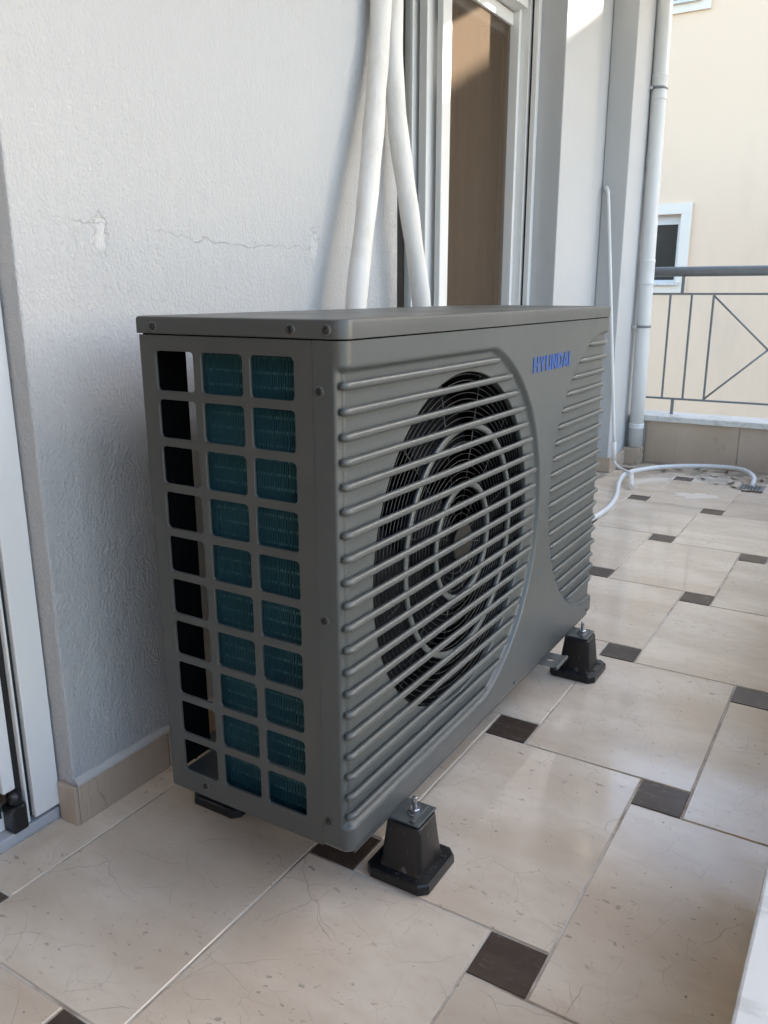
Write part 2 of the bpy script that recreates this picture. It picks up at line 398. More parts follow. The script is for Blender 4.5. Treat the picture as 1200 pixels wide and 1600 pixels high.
# room behind the sliding door
rm = MB()
rm.box(-4.0, -0.9, 0.3, 3.98, -0.2, -0.004).box(-4.0, -0.992, 0.3, 3.98, 2.60, 2.7).box(-4.1, -4.002, 0.2, 4.1, 0, 2.6)
rm.box(-4.0, -0.992, 0.2, 0.298, 0, 2.6)
r = part('room', rm, 'room_paint'); tag(r, 'dim room seen through the sliding door', None, kind='structure')
wd = thing('wooden_cupboard', 'brown wooden cupboard seen through the door glass', 'cupboard', (-2.3, 3.8, 0))
for k in range(5):
    x0 = -3.6+k*0.52
    d = boxpart('door_panel', 'wood', wd, x0, x0+0.512, 3.60, 3.63, 0.96, 2.4, b=0.006)
    boxpart('handle', 'zinc', d, x0+0.24, x0+0.27, 3.575, 3.598, 1.02, 1.14, b=0.005)
    boxpart('drawer_front', 'wood', wd, x0, x0+0.512, 3.60, 3.63, 0.1, 0.80, b=0.006)
boxpart('worktop', 'sill_stone', wd, -3.62, -0.995, 3.52, 3.94, 0.82, 0.86, b=0.004)
boxpart('carcass', 'wood', wd, -3.6, -0.995, 3.635, 3.95, 0.0, 2.45)
# room behind the near door
nr = MB(); nr.box(-3.0, -0.93, -2.4, 0.1, -0.2, 0.0).box(-3.0, -0.992, -2.4, 0.1, 2.5, 2.6).box(-3.1, -3.002, -2.4, 0.2, 0, 2.5)
nr.box(-3.0, -0.992, 0.102, 0.198, 0, 2.5).box(-3.0, -0.992, -2.5, -2.402, 0, 2.5)
r = part('room', nr, 'room_paint'); tag(r, 'dim room behind the near balcony door', None, kind='structure')

# ------------------------------------------------------------------ kerb walls with marble coping and railings
def kerb(name, label, along):
    k = thing(name, label, 'parapet', (0, Y_END, 0) if along == 'X' else (X_K, 0, 0))
    if along == 'X':
        boxpart('core', 'stucco_smooth', k, -0.62, 0.575, Y_END+0.009, 4.0, -0.2, 0.2385)
        xs = [-0.525, -0.030, 0.465, 0.577]
        for a, b in zip(xs, xs[1:]): boxpart('facing_tile', 'tile_skirting', k, a+0.0015, b-0.0015, Y_END, Y_END+0.0085, 0.0, 0.2385, b=0.001)
        xs = [-0.62, 0.17, 0.552]
        for a, b in zip(xs, xs[1:]): boxpart('coping_slab', 'marble', k, a+0.001, b-0.001, Y_END-0.022, 4.02, 0.240, 0.272, b=0.004)
    else:
        boxpart('core', 'stucco_smooth', k, X_K+0.031, 0.84, -2.398, 4.0, -0.2, 0.2385)
        y = -2.39
        while y < 3.8:
            boxpart('facing_tile', 'tile_skirting', k, X_K+0.022, X_K+0.0305, y+0.0015, min(y+0.52, 3.828)-0.0015, 0.0, 0.2385, b=0.001); y += 0.52
        y = -2.39
        while y < 4.0:
            boxpart('coping_slab', 'marble', k, X_K-0.004, 0.865, y+0.001, min(y+0.98, 4.02)-0.001, 0.240, 0.272, b=0.004); y += 0.98
    return k
kerb('end_parapet', 'low tiled kerb wall with white marble top at far end of balcony', 'X')
kerb('side_parapet', 'white marble topped kerb along the open side at bottom right corner', 'Y')

def railing(name, label, fix, a0, a1, start, along):
    """panels: two plain bays then a crossed bay, repeated from `start`"""
    P = lambda s, z: (s, fix, z) if along == 'X' else (fix, s, z)
    r = thing(name, label, 'railing', P((a0+a1)/2, 0.27))
    part('top_rail', MB().tube([P(a0, 1.05), P(a1, 1.05)], 0.0265, 20), 'rail_grey', r)
    def bar(nm, p, q, h=0.0055): return part(nm, MB().tube([p, q], h*1.2, 8), 'rail_grey', r)
    def flat(nm, s0, s1, z0, z1, t=0.0055):
        bx = (s0, s1, fix-t, fix+t) if along == 'X' else (fix-t, fix+t, s0, s1)
        return boxpart(nm, 'rail_grey', r, *bx, z0, z1, b=0.001)
    flat('rail', a0, a1, 0.927, 0.938); flat('rail', a0, a1, 0.354, 0.365)
    s = start; vert = []
    while s < a1-0.05:
        vert += [s, s+0.113, s+0.226]
        c0, c1 = s+0.226, s+0.226+0.596
        if c1 < a1:
            m = ((c0+c1)/2, 0.646)
            for e in ((c0, 0.925), (c1, 0.925), (c1, 0.367), (c0, 0.367)): bar('diagonal', P(*e), P(*m), 0.0045)
        s = c1
    for s in vert:
        if a0 < s < a1: flat('baluster', s-0.0055, s+0.0055, 0.3655, 0.9265)
    s = start+0.061
    while s < a1:
        flat('post', s-0.008, s+0.008, 0.2725, 0.3535, 0.008); flat('post', s-0.008, s+0.008, 0.9385, 1.03, 0.008)
        s += 0.9
railing('end_railing', 'grey steel railing with diamond panels on the far kerb', 3.92, -0.62, 0.745, -0.473, 'X')
railing('side_railing', 'grey steel railing along the open side of the balcony', 0.72, -2.39, 3.89, -2.3, 'Y')

# ------------------------------------------------------------------ neighbour building
nb = thing('neighbour_building', 'cream yellow rendered building beyond the railing with white framed windows', 'building', (3, 9, -3.6))
NBW = MB(); wx0, wx1 = -2.16, -1.45
holes = [(wx0+0.11, wx1-0.112, 1.03, 1.775), (wx0+0.11, wx1-0.112, 3.87, 4.615)]
xs = [-9, holes[0][0], holes[0][1], 14]; zs = [-3.6, 1.03, 1.775, 3.87, 4.615, 4.84]
for i in range(3):
    for k in range(5):
        if i == 1 and k in (1, 3): continue
        NBW.box(xs[i], xs[i+1], 9.0, 9.3, zs[k], zs[k+1])
part('wall', NBW, 'yellow_render', nb)
part('sun_block_wall', MB().box(5.05, 14, 9.0, 9.35, 4.841, 9.0), 'yellow_render', nb)  # added out of view to keep the sun off the wall behind the unit
part('roof', MB().box(-9, 5.04, 9.0, 14, 4.8405, 4.90), 'yellow_render', nb)
part('back_wall', MB().box(-9, 14, 9.6, 14, -3.6, 4.83), 'inner_black', nb)
for (x0, x1, z0, z1) in holes:
    sur = MB()
    sur.box(x0-0.11, x1+0.112, 8.97, 8.999, z1+0.001, z1+0.115).box(x0-0.11, x1+0.112, 8.97, 8.999, z0-0.095, z0-0.001)
    sur.box(x0-0.11, x0-0.001, 8.97, 8.999, z0, z1).box(x1+0.001, x1+0.112, 8.97, 8.999, z0, z1)
    wi = part('window', sur, 'white_surround', nb)
    fr = MB(); t_ = 0.045
    fr.box(x0, x1, 9.08, 9.13, z1-0.10, z1).box(x0, x1, 9.08, 9.13, z0, z0+t_).box(x0, x0+t_, 9.08, 9.13, z0+t_, z1-0.10).box(x1-t_, x1, 9.08, 9.13, z0+t_, z1-0.10)
    part('frame', fr, 'white_plastic', wi)
    part('pane', MB().box(x0+t_, x1-t_, 9.10, 9.11, z0+t_, z1-0.10), 'dark_pane', wi)
    part('sill', MB().box(x0-0.0, x1+0.02, 8.93, 9.08, z0-0.012, z0+0.018), 'marble', wi)

# ------------------------------------------------------------------ far sliding door with insect screen
dr = thing('sliding_door', 'white sliding balcony door with insect screen behind the heat pump', 'door', (-0.9, 1.95, 0))
boxpart('shutter_guide', 'white_alu', dr, -0.885, -0.862, 2.785, 2.8185, 0.02, 2.248, b=0.002)
boxpart('gasket', 'gasket', dr, -0.897, -0.8855, 2.80, 2.8185, 0.02, 2.248)
fj = boxpart('jamb', 'white_alu', dr, -0.988, -0.8975, 2.778, 2.8185, 0.02, 2.16, b=0.003)
boxpart('jamb_step', 'white_alu', fj, -0.988, -0.935, 2.750, 2.777, 0.02, 2.16, b=0.003)
boxpart('jamb', 'white_alu', dr, -0.988, -0.8975, 1.0905, 1.13, 0.02, 2.16, b=0.003)
boxpart('head', 'white_alu', dr, -0.988, -0.8975, 1.131, 2.749, 2.10, 2.16, b=0.003)
boxpart('shutter_slat', 'white_alu', dr, -0.895, -0.875, 1.10, 2.784, 2.165, 2.248, b=0.004)
boxpart('track', 'white_alu', dr, -0.988, -0.8975, 1.131, 2.749, 0.02, 0.05, b=0.003)
boxpart('threshold', 'sill_stone', dr, -0.99, -0.75, 1.091, 2.8185, -0.002, 0.018, b=0.003)
# screen: outermost leaf, slid over the far half
scn = boxpart('insect_screen', 'insect_mesh', dr, -0.9755, -0.975, 2.165, 2.748, 0.10, 2.045)
boxpart('screen_stile', 'white_alu', scn, -0.985, -0.960, 2.098, 2.168, 0.052, 2.095, b=0.003)
boxpart('screen_rail', 'white_alu', scn, -0.985, -0.962, 2.169, 2.748, 2.045, 2.095, b=0.003)
boxpart('screen_rail', 'white_alu', scn, -0.985, -0.962, 2.169, 2.748, 0.052, 0.10, b=0.003)
# two glazed leaves
def leaf(x0, x1, y0, y1, st):
    lf = boxpart('glass_leaf', 'glass', dr, (x0+x1)/2-0.003, (x0+x1)/2+0.003, y0+st, y1-st, 0.15, 2.02)
    for a, b in ((y0, y0+st), (y1-st, y1)): boxpart('stile', 'white_alu', lf, x0, x1, a, b, 0.055, 2.095, b=0.004)
    boxpart('leaf_rail', 'white_alu', lf, x0, x1, y0+st+0.0005, y1-st-0.0005, 0.055, 0.15, b=0.004)
    boxpart('leaf_rail', 'white_alu', lf, x0, x1, y0+st+0.0005, y1-st-0.0005, 2.02, 2.095, b=0.004)
    return lf
leaf(-1.04, -1.005, 2.06, 2.915, 0.10)
leaf(-1.09, -1.055, 1.12, 2.115, 0.075)
# curtain behind the far leaf
cm = MB(); R0 = []
for k in range(121):
    y = 1.80+1.04*k/120; x = -1.20+0.045*math.sin(k*0.62)+0.02*math.sin(k*0.23+1)
    R0.append([(x, y, 0.03), (x+0.004*math.sin(k), y, 1.2), (x, y, 2.3)])
cm.rings(R0, False)
cu = part('curtain', cm, 'curtain'); tag(cu, 'brown curtain hanging in folds behind the insect screen', 'curtain')
sm_ = cu.modifiers.new('thick', 'SOLIDIFY'); sm_.thickness = 0.003

# ------------------------------------------------------------------ near balcony door at the left edge
nd = thing('balcony_door', 'white balcony door with shutter guide at left edge beside the wall', 'door', (-0.65, -0.8, 0))
boxpart('sill', 'sill_stone', nd, -0.93, -0.606, -1.618, -0.0675, -0.01, 0.020, b=0.003)
boxpart('shutter_guide', 'white_alu', nd, -0.640, -0.600, -0.122, -0.070, 0.031, 2.12, b=0.0015)
boxpart('gasket', 'gasket', nd, -0.640, -0.610, -0.131, -0.1225, 0.034, 2.12)
boxpart('guide_lip', 'white_alu', nd, -0.640, -0.603, -0.1355, -0.1315, 0.028, 2.12, b=0.0006)
boxpart('gasket', 'gasket', nd, -0.645, -0.612, -0.146, -0.136, 0.034, 2.12)
boxpart('stile', 'white_alu', nd, -0.665, -0.612, -0.170, -0.1465, 0.10, 2.12, b=0.0015)
boxpart('gasket', 'gasket', nd, -0.690, -0.625, -0.190, -0.1705, 0.05, 2.12)
bs = MB()
for k in range(40): bs.box(-0.660, -0.632, -0.186-0.05, -0.186+0.004*(k % 2), 0.06+k*0.012, 0.0715+k*0.012)
part('brush_strip', bs, 'brush', nd)
boxpart('bottom_track', 'white_alu', nd, -0.70, -0.628, -1.6, -0.150, 0.021, 0.058, b=0.003)
boxpart('glass_leaf', 'glass', nd, -0.705, -0.700, -1.5, -0.24, 0.06, 2.10)
boxpart('stile', 'white_alu', nd, -0.73, -0.675, -1.6, -1.5, 0.06, 2.12, b=0.002)
boxpart('head', 'white_alu', nd, -0.73, -0.60, -1.6, -0.07, 2.121, 2.158, b=0.002)
es = MB(); es.box(-0.632, -0.600, -0.166, -0.136, 0.0205, 0.072, b=0.004); es.lathe([(0.004, -0.002), (0.011, 0.002), (0.0125, 0.012), (0.010, 0.022), (0.003, 0.027)], (-0.612, -0.150, 0.071), 'Z', 14)
part('end_stop', es, 'foot_rubber', nd)

# ================================================================== HEAT PUMP
D_, WU, ZB, ZT = 0.374, 1.182, 0.110, 0.910
ZP = 0.8825
hp = thing('heat_pump', 'dark grey outdoor heat pump unit with round fan grille and blue lettering', 'heat pump', (-D_/2, WU/2, ZB))
RC = 0.018
ARC = RC*PI/2
def path(u):
    """u = distance along the front; u<RC wraps round the near corner, u>WU-RC round the far one -> (x, y, nx, ny)"""
    if u < RC-ARC: return (-RC+(u-(RC-ARC)), 0.0, 0.0, -1.0)
    if u < RC:
        a = (u-RC)/RC; return (-RC+RC*math.cos(a), RC+RC*math.sin(a), math.cos(a), math.sin(a))
    if u <= WU-RC: return (0.0, u, 1.0, 0.0)
    if u < WU-RC+ARC:
        a = (u-WU+RC)/RC; return (-RC+RC*math.cos(a), WU-RC+RC*math.sin(a), math.cos(a), math.sin(a))
    return (-RC-(u-(WU-RC+ARC)), WU, 0.0, 1.0)
def sst(m, w_):
    q = min(1, max(0, m/w_)); return q*q*(3-2*q)
FC = (0.384, 0.512); FR = 0.303
RD = 0.011
def depth(u, z):
    d = 0.0
    m = min(u+0.009, 0.849-z, z-0.151)
    if u > 0.38: m = min(m, 0.365-math.hypot(u-0.38, z-0.5))
    if m > 0: d = RD*sst(m, 0.009)
    r2 = math.hypot(u-1.15, z-0.5)
    m2 = 0.35-r2
    if u > WU+0.012: m2 = min(m2, WU+0.022-u)
    if m2 > 0: d = max(d, (RD-0.002)*sst(m2, 0.006))
    # soft roll at the bottom edge
    d += 0.004*sst(0.006-(z-ZB), 0.006)
    return d
u0, u1 = RC-ARC-(0.051-RC), WU-RC+ARC+0.035
us = []; u = u0
while u < u1: us.append(u); u += 0.0032
us.append(u1)
nz = int((ZP-ZB)/0.0032); zs = [ZB+(ZP-ZB)*k/nz for k in range(nz+1)]
fp = MB(); vid = {}
UZ = [[None]*len(zs) for _ in us]
inside = [[math.hypot(uu-FC[0], z-FC[1]) < FR for z in zs] for uu in us]
for i, uu in enumerate(us):
    for k, z in enumerate(zs):
        r = math.hypot(uu-FC[0], z-FC[1]); a, b = uu, z
        if 0 < r and abs(r-FR) < 0.0024:
            a, b = FC[0]+(uu-FC[0])*FR/r, FC[1]+(z-FC[1])*FR/r
        UZ[i][k] = (a, b)
for i in range(len(us)-1):
    for k in range(len(zs)-1):
        ids = [(i, k), (i+1, k), (i+1, k+1), (i, k+1)]
        cnt = [q for q in ids if math.hypot(UZ[q[0]][q[1]][0]-FC[0], UZ[q[0]][q[1]][1]-FC[1]) < FR-1e-6]
        if cnt: continue
        f = []
        for q in ids:
            if q not in vid:
                a, b = UZ[q[0]][q[1]]; x, y, nx, ny = path(a); d = depth(a, b)
                vid[q] = len(fp.v); fp.v.append((x-nx*d, y-ny*d, b))
            f.append(vid[q])
        fp.f.append(f); fp.sm.append(True)
front = part('front_panel', fp, 'unit_textured', hp)
# inner rim of the fan opening and the dark shroud behind it
part('fan_rim', MB().lathe([(FR+0.001, -RD-0.0005), (FR-0.0015, -RD+0.001), (FR-0.003, -RD-0.001), (FR-0.003, -RD-0.010)], (0, FC[0], FC[1]), 'X', 128, cap0=False, cap1=False), 'unit_textured', front)
part('shroud', MB().lathe([(FR+0.02, -0.024), (FR-0.002, -0.026), (FR-0.012, -0.075), (FR-0.012, -0.11)], (0, FC[0], FC[1]), 'X', 96, cap0=False, cap1=False), 'inner_black', hp)
# ribs: every bar its own piece; they run free over the fan opening
ZR = [0.824-0.0344*k for k in range(20)]
def rib(ua, ub, z, r=0.0058):
    n = 14; pts = []
    L = [ua+0.0*k for k in range(1)]
    u = ua
    while u < ub-1e-6:
        L.append(u); u += 0.004 if (u < RC+0.004 or u > WU-RC-0.004) else 0.03
    L = sorted(set([round(q, 5) for q in L]+[round(ub, 5)]))
    R_ = []
    for q in L:
        x, y, nx, ny = path(q)
        e = min(q-ua, ub-q); k_ = 0.45+0.55*sst(e+0.0005, 0.006); dpt = 0.0048+0.004*(1-sst(e+0.0005, 0.007))
        ring = []
        for j in range(n):
            a = 2*PI*j/n; o_ = math.cos(a)*r*0.95*k_-dpt; h = math.sin(a)*r*k_
            ring.append((x+nx*o_, y+ny*o_, z+h))
        R_.append(ring)
    return MB().rings(R_, True, True, True)
for z in ZR:
    ye = 0.38+math.sqrt(max(0.0, 0.353**2-(z-0.5)**2))
    part('rib', rib(-0.0045, ye, z), 'unit_textured', front)
for z in ZR[:-1]:
    dz = 0.346**2-(z-0.5)**2
    if dz > 0: part('rib', rib(1.15-math.sqrt(dz), WU-RC+ARC+0.012, z), 'unit_textured', front)
# fan guard: two broad rings, fine wire rings, spokes, centre cap
gd = part('fan_guard', MB().lathe([(0.034, -0.0165), (0.038, -0.013), (0.036, -0.0105), (0.030, -0.0095), (0.002, -0.0092)], (0, FC[0]+0.006, FC[1]-0.006), 'X', 40), 'hub_cap', hp)
for R1 in (0.104, 0.207):
    q = 0.0058
    part('guard_ring', MB().lathe([(R1-q, -0.0125), (R1-q, -0.0075), (R1-q+0.0015, -0.006), (R1+q-0.0015, -0.006), (R1+q, -0.0075), (R1+q, -0.0125), (R1-q, -0.0125)], (0, FC[0], FC[1]), 'X', 96, cap0=False, cap1=False), 'unit_textured', gd)
R1 = 0.050
while R1 < 0.298:
    pts = [(-0.0175, FC[0]+R1*math.cos(2*PI*k/72), FC[1]+R1*math.sin(2*PI*k/72)) for k in range(72)]
    part('guard_wire', MB().tube(pts, 0.0008, 5, loop=True), 'wire', gd); R1 += 0.0107
for k in range(12):
    a = 2*PI*k/12+0.26
    part('guard_spoke', MB().tube([(-0.0196, FC[0]+0.034*math.cos(a), FC[1]+0.034*math.sin(a)), (-0.0196, FC[0]+0.301*math.cos(a), FC[1]+0.301*math.sin(a))], 0.0012, 6), 'wire', gd)
# fan
fn = part('fan_hub', MB().lathe([(0.02, -0.060), (0.060, -0.064), (0.072, -0.075), (0.075, -0.15)], (0, FC[0], FC[1]), 'X', 40), 'fan_blade', hp)
def blade(a0):
    n1, n2 = 14, 20; front_, back_ = [], []
    for i in range(n1+1):
        rr = 0.066+(0.283-0.066)*i/n1; row, row2 = [], []
        sw = 1.15+0.55*(i/n1); lead = a0-0.35*(i/n1)**1.5
        for k in range(n2+1):
            q = k/n2; a = lead+sw*q; x = -0.066-0.062*(1-q)-0.014*math.sin(PI*q)*(i/n1)
            row.append((x, FC[0]+rr*math.cos(a), FC[1]+rr*math.sin(a))); row2.append((x-0.003, row[-1][1], row[-1][2]))
        front_.append(row+row2[::-1])
    return MB().rings(front_, True, True, True)
for k in range(3): part('fan_blade', blade(0.75+k*2*PI/3), 'fan_blade', fn)
part('motor_bracket', MB().box(-0.20, -0.16, FC[0]-0.05, FC[0]+0.05, 0.13, 0.87, b=0.004), 'inner_black', hp)
part('blackout_panel', MB().box(-0.30, -0.03, 0.775, 0.779, 0.12, 0.88), 'inner_black', hp)  # black sheet added to keep the casing interior dark
# perforated side panel
def holed(x_edges, z_edges, holes, y, r=0.007, lip=0.004, k=5):
    mb = MB()
    for ci in range(len(x_edges)-1):
        for ri in range(len(z_edges)-1):
            ox0, ox1, oz0, oz1 = x_edges[ci], x_edges[ci+1], z_edges[ri], z_edges[ri+1]
            h = holes(ci, ri)
            if h is None:
                mb.add([(ox0, y, oz0), (ox1, y, oz0), (ox1, y, oz1), (ox0, y, oz1)], [(0, 1, 2, 3)]); continue
            hx0, hx1, hz0, hz1 = h; rr = min(r, (hx1-hx0)/2-1e-4, (hz1-hz0)/2-1e-4)
            loop = []; cs = [(hx1-rr, hz0+rr, -PI/2), (hx1-rr, hz1-rr, 0), (hx0+rr, hz1-rr, PI/2), (hx0+rr, hz0+rr, PI)]
            oc = [(ox1, oz0), (ox1, oz1), (ox0, oz1), (ox0, oz0)]
            for cx, cz, a in cs:
                for q in range(k+1): loop.append((cx+rr*math.cos(a+PI/2*q/k), cz+rr*math.sin(a+PI/2*q/k)))
            n = len(loop); vs_ = [(p[0], y, p[1]) for p in loop]+[(p[0], y, p[1]) for p in oc]+[(p[0], y+lip*0.35, p[1]) for p in loop]
            # slightly smaller rolled edge behind
            cxm, czm = (hx0+hx1)/2, (hz0+hz1)/2
            vs_ = vs_[:n+4]+[(p[0]+(cxm-p[0])*0.018, y+0.0012, p[1]+(czm-p[1])*0.018) for p in loop]+[(p[0]+(cxm-p[0])*0.018, y+lip, p[1]+(czm-p[1])*0.018) for p in loop]
            fs = []
            for c in range(4):
                for q in range(k): fs.append((n+c, c*(k+1)+q+1, c*(k+1)+q))
                a = c*(k+1)+k; b = ((c+1) % 4)*(k+1); fs.append((n+c, n+(c+1) % 4, b, a))
            for q in range(n):
                q2 = (q+1) % n
                fs.append((q, q2, n+4+q2, n+4+q)); fs.append((n+4+q, n+4+q2, 2*n+4+q2, 2*n+4+q))
            mb.add(vs_, fs, False)
    return mb
hx = [(-0.343, -0.266), (-0.252, -0.173), (-0.160, -0.082)]
xe = [-0.3725, -0.259, -0.1665, -0.0515]
rows = [(0.800-0.0724*k, 0.860-0.0724*k) for k in range(10)][::-1]
ze = [ZB]+[(rows[k][1]+rows[k+1][0])/2 for k in range(9)]+[ZP]
sp = holed(xe, ze, lambda c, r: (hx[c][0], hx[c][1], rows[r][0], rows[r][1]), 0.0)
side = part('side_panel', sp, 'unit_sheet', hp)
# folded edges of the sheet and the black corner post behind it
part('panel_return', MB().box(-D_, -D_+0.0012, 0.0, 0.030, ZB, ZP), 'unit_sheet', side)
part('panel_return', MB().box(-0.0517, -0.0507, 0.0012, 0.016, ZB+0.002, ZP-0.002), 'unit_sheet', side)
pp = MB(); pp.box(-D_+0.002, -D_+0.006, 0.004, 0.089, 0.135, ZP-0.004).box(-D_+0.006, -D_+0.009, 0.048, 0.052, 0.135, ZP-0.004)
part('corner_post', pp, 'inner_black', hp)
# coil: fins and tubes along the near side, round the corner and along the back
cp = []
for k in range(66): cp.append((-0.045-0.208*k/65, 0.026))
for k in range(1, 18): a = PI/2*k/18; cp.append((-0.253-0.05*math.sin(a), 0.076-0.05*math.cos(a)))
for k in range(240): cp.append((-0.303, 0.079+0.0036*k))
fm = MB()
for k in range(len(cp)-1):
    (xa, ya), (xb, yb) = cp[max(0, k-1)], cp[k+1]; tx, ty = xb-xa, yb-ya; l = math.hypot(tx, ty); tx /= l; ty /= l
    nx, ny = -ty, tx    # inward
    if nx*(-0.1-cp[k][0])+ny*(0.4-cp[k][1]) < 0: nx, ny = -nx, -ny
    x, y = cp[k]; th = 0.00045; dd = 0.032
    j_ = random.uniform(-0.0005, 0.0005); x += tx*j_-nx*random.uniform(0, 0.001); y += ty*j_-ny*random.uniform(0, 0.001)
    q = [(x+tx*th, y+ty*th), (x+nx*dd+tx*th, y+ny*dd+ty*th), (x+nx*dd-tx*th, y+ny*dd-ty*th), (x-tx*th, y-ty*th)]
    fm.add([(a, b, z) for z in (0.128, 0.874) for a, b in q], [(0, 1, 5, 4), (1, 2, 6, 5), (2, 3, 7, 6), (3, 0, 4, 7)])
fins = part('coil_fins', fm, 'fin_teal', hp); tag(fins, 'teal coated cooling fins behind the side grille', kind='stuff')
tm = MB()
tp = [cp[k] for k in list(range(0, 66, 13))+list(range(66, 83, 3))+[84, 150, 230, 310]]
for zi in range(35):
    z = 0.14+zi*0.021
    pts = []
    for (x, y) in tp:
        pts.append((x+0.0050 if x < -0.265 else x, y+0.0050 if y < 0.06 else y, z))
    tm.tube(pts, 0.0040, 6)
tb = part('coil_tubes', tm, 'copper_tube', hp); tag(tb, None, kind='stuff')
part('coil_backing', MB().box(-0.258, -0.04, 0.064, 0.067, 0.128, 0.874), 'inner_black', hp)
part('coil_backing', MB().box(-0.269, -0.266, 0.085, 0.93, 0.128, 0.874), 'inner_black', hp)
# other sheets
part('far_side_panel', MB().box(-D_, -0.04, WU-0.0012, WU, ZB, ZP), 'unit_sheet', hp)
part('back_panel', MB().box(-D_, -D_+0.0012, 0.94, WU-0.002, ZB, ZP), 'unit_sheet', hp)
bp = MB().box(-D_+0.004, -0.013, 0.004, WU-0.004, ZB+0.004, ZB+0.018); bp.box(-0.0125, -0.006, 0.02, WU-0.02, ZB-0.009, ZB+0.006)
part('base_pan', bp, 'unit_sheet', hp)
# lid
def outline(off, r):
    pts = [(-D_-off, -off)]
    for k in range(13): a = -PI/2+PI/2*k/12; pts.append((off-r+r*math.cos(a), -off+r+r*math.sin(a)))
    for k in range(13): a = PI/2*k/12; pts.append((off-r+r*math.cos(a), WU+off-r+r*math.sin(a)))
    pts.append((-D_-off, WU+off)); return pts
lm_ = MB()
prof = [(0.0005, 0.8845), (0.0022, 0.8850), (0.0022, 0.9055), (0.0008, 0.9088), (-0.0018, 0.9100), (-0.010, 0.9103)]
lm_.rings([[(x, y, z) for x, y in outline(o_, RC+o_+0.002)] for o_, z in prof], True, True, True)
lid = part('lid', lm_, 'unit_sheet', hp)
es_ = lid.modifiers.new('edges', 'EDGE_SPLIT'); es_.split_angle = math.radians(35)
part('lid_gap_block', MB().rings([[(x, y, z) for x, y in outline(-0.004, RC)] for z in (0.876, 0.8842)], True, True, True, False), 'inner_black', hp)  # black block added so no light shows through the lid gap
# screws
def screw(p, axis='Y', parent=hp, sgn=-1):
    w_ = part('screw', MB().lathe([(0.0078, 0.0), (0.0076, sgn*0.0009), (0.0058, sgn*0.0011)], p, axis, 18), 'washer', parent)
    hd = MB().lathe([(0.0056, sgn*0.0008), (0.0056, sgn*0.0024), (0.0045, sgn*0.0035), (0.0022, sgn*0.0037), (0.0018, sgn*0.0022)], p, axis, 18)
    part('screw_head', hd, 'screw_black', w_)
for x, z in ((-0.341, 0.895), (-0.084, 0.896)): screw((x, -0.0023, z), parent=lid)
screw((-0.026, -0.0023, 0.8965), parent=lid)
for x, z in ((-0.0405, 0.816), (-0.0395, 0.489), (-0.0395, 0.158)): screw((x, -0.0001, z), parent=front)
screw((-0.296, -0.0001, 0.1315), parent=side)
part('drain_notch', MB().lathe([(0.004, 0.0002), (0.004, 0.0012)], (0.0, 0.640, 0.124), 'X', 12), 'screw_black', front)
part('drain_notch', MB().lathe([(0.004, 0.0002), (0.004, 0.0012)], (0.0, 1.135, 0.124), 'X', 12), 'screw_black', front)
# lettering
LH = 0.031
def letters():
    mb = MB(); s = 0.30
    G = {'H': (1.0, [[(0, 0), (s, 0), (s, .40), (1-s, .40), (1-s, 0), (1, 0), (1, 1), (1-s, 1), (1-s, .62), (s, .62), (s, 1), (0, 1)]]),
         'Y': (1.0, [[(.35, 0), (.65, 0), (.65, .42), (1, 1), (.68, 1), (.5, .64), (.32, 1), (0, 1), (.35, .42)]]),
         'U': (1.0, [[(.22, 0), (.78, 0), (.93, .06), (1, .22), (1, 1), (1-s, 1), (1-s, .30), (.62, .21), (.38, .21), (s, .30), (s, 1), (0, 1), (0, .22), (.07, .06)]]),
         'N': (1.0, [[(0, 0), (s, 0), (s, .55), (.68, 0), (1, 0), (1, 1), (1-s, 1), (1-s, .45), (.32, 1), (0, 1)]]),
         'D': (1.0, [[(0, 0), (.70, 0), (.92, .10), (1, .30), (1, .70), (.92, .90), (.70, 1), (0, 1), (0, .5), (s, .5), (s, .79), (.62, .79), (.70, .68), (.70, .32), (.62, .21), (s, .21), (s, .4999), (0, .4999)]]),
         'A': (1.05, [[(0, 0), (.30, 0), (.37, .20), (.63, .20), (.70, 0), (1, 0), (.67, 1), (.5, 1), (.5, .74), (.58, .40), (.42, .40), (.4999, .74), (.4999, 1), (.33, 1)]]),
         'I': (0.32, [[(0, 0), (1, 0), (1, 1), (0, 1)]])}
    tot = sum(G[c][0] for c in 'HYUNDAI'); gap = 0.10; tot += 6*gap; k = 0.219/tot; y = 0.667
    for c in 'HYUNDAI':
        wd_, polys = G[c]
        for P in polys:
            n = len(P)
            a = [(0.0002, y+p[0]*wd_*k, 0.7872+p[1]*LH) for p in P]; b = [(0.0012, q[1], q[2]) for q in a]
            mb.add(a+b, [tuple(range(n, 2*n))]+[(i, (i+1) % n, n+(i+1) % n, n+i) for i in range(n)])
        y += (wd_+gap)*k
    return mb
lt = part('lettering', letters(), 'logo_blue', front); tag(lt, 'blue raised brand lettering')
# mounting rails under the unit and the folded tab between them
for y in (0.122, 0.990):
    rl = MB().box(-0.445, 0.050, y, y+0.063, 0.1005, 0.1045, b=0.0015)
    rl.box(0.031, 0.040, y+0.004, y+0.059, 0.1046, 0.1075, b=0.0014)
    part('mounting_rail', rl, 'unit_textured', hp)
tb_ = holed([-0.10, -0.006, 0.034], [0.795, 0.872], lambda c, r: (0.004, 0.022, 0.827, 0.841) if c == 1 else None, 0.0, 0.0068, 0.002)
tb_.v = [(x, z, 0.1035-y) for x, y, z in tb_.v]
tb_.box(0.034, 0.043, 0.795, 0.872, 0.0985, 0.1065, b=0.002)
part('transport_tab', tb_, 'unit_textured', hp)

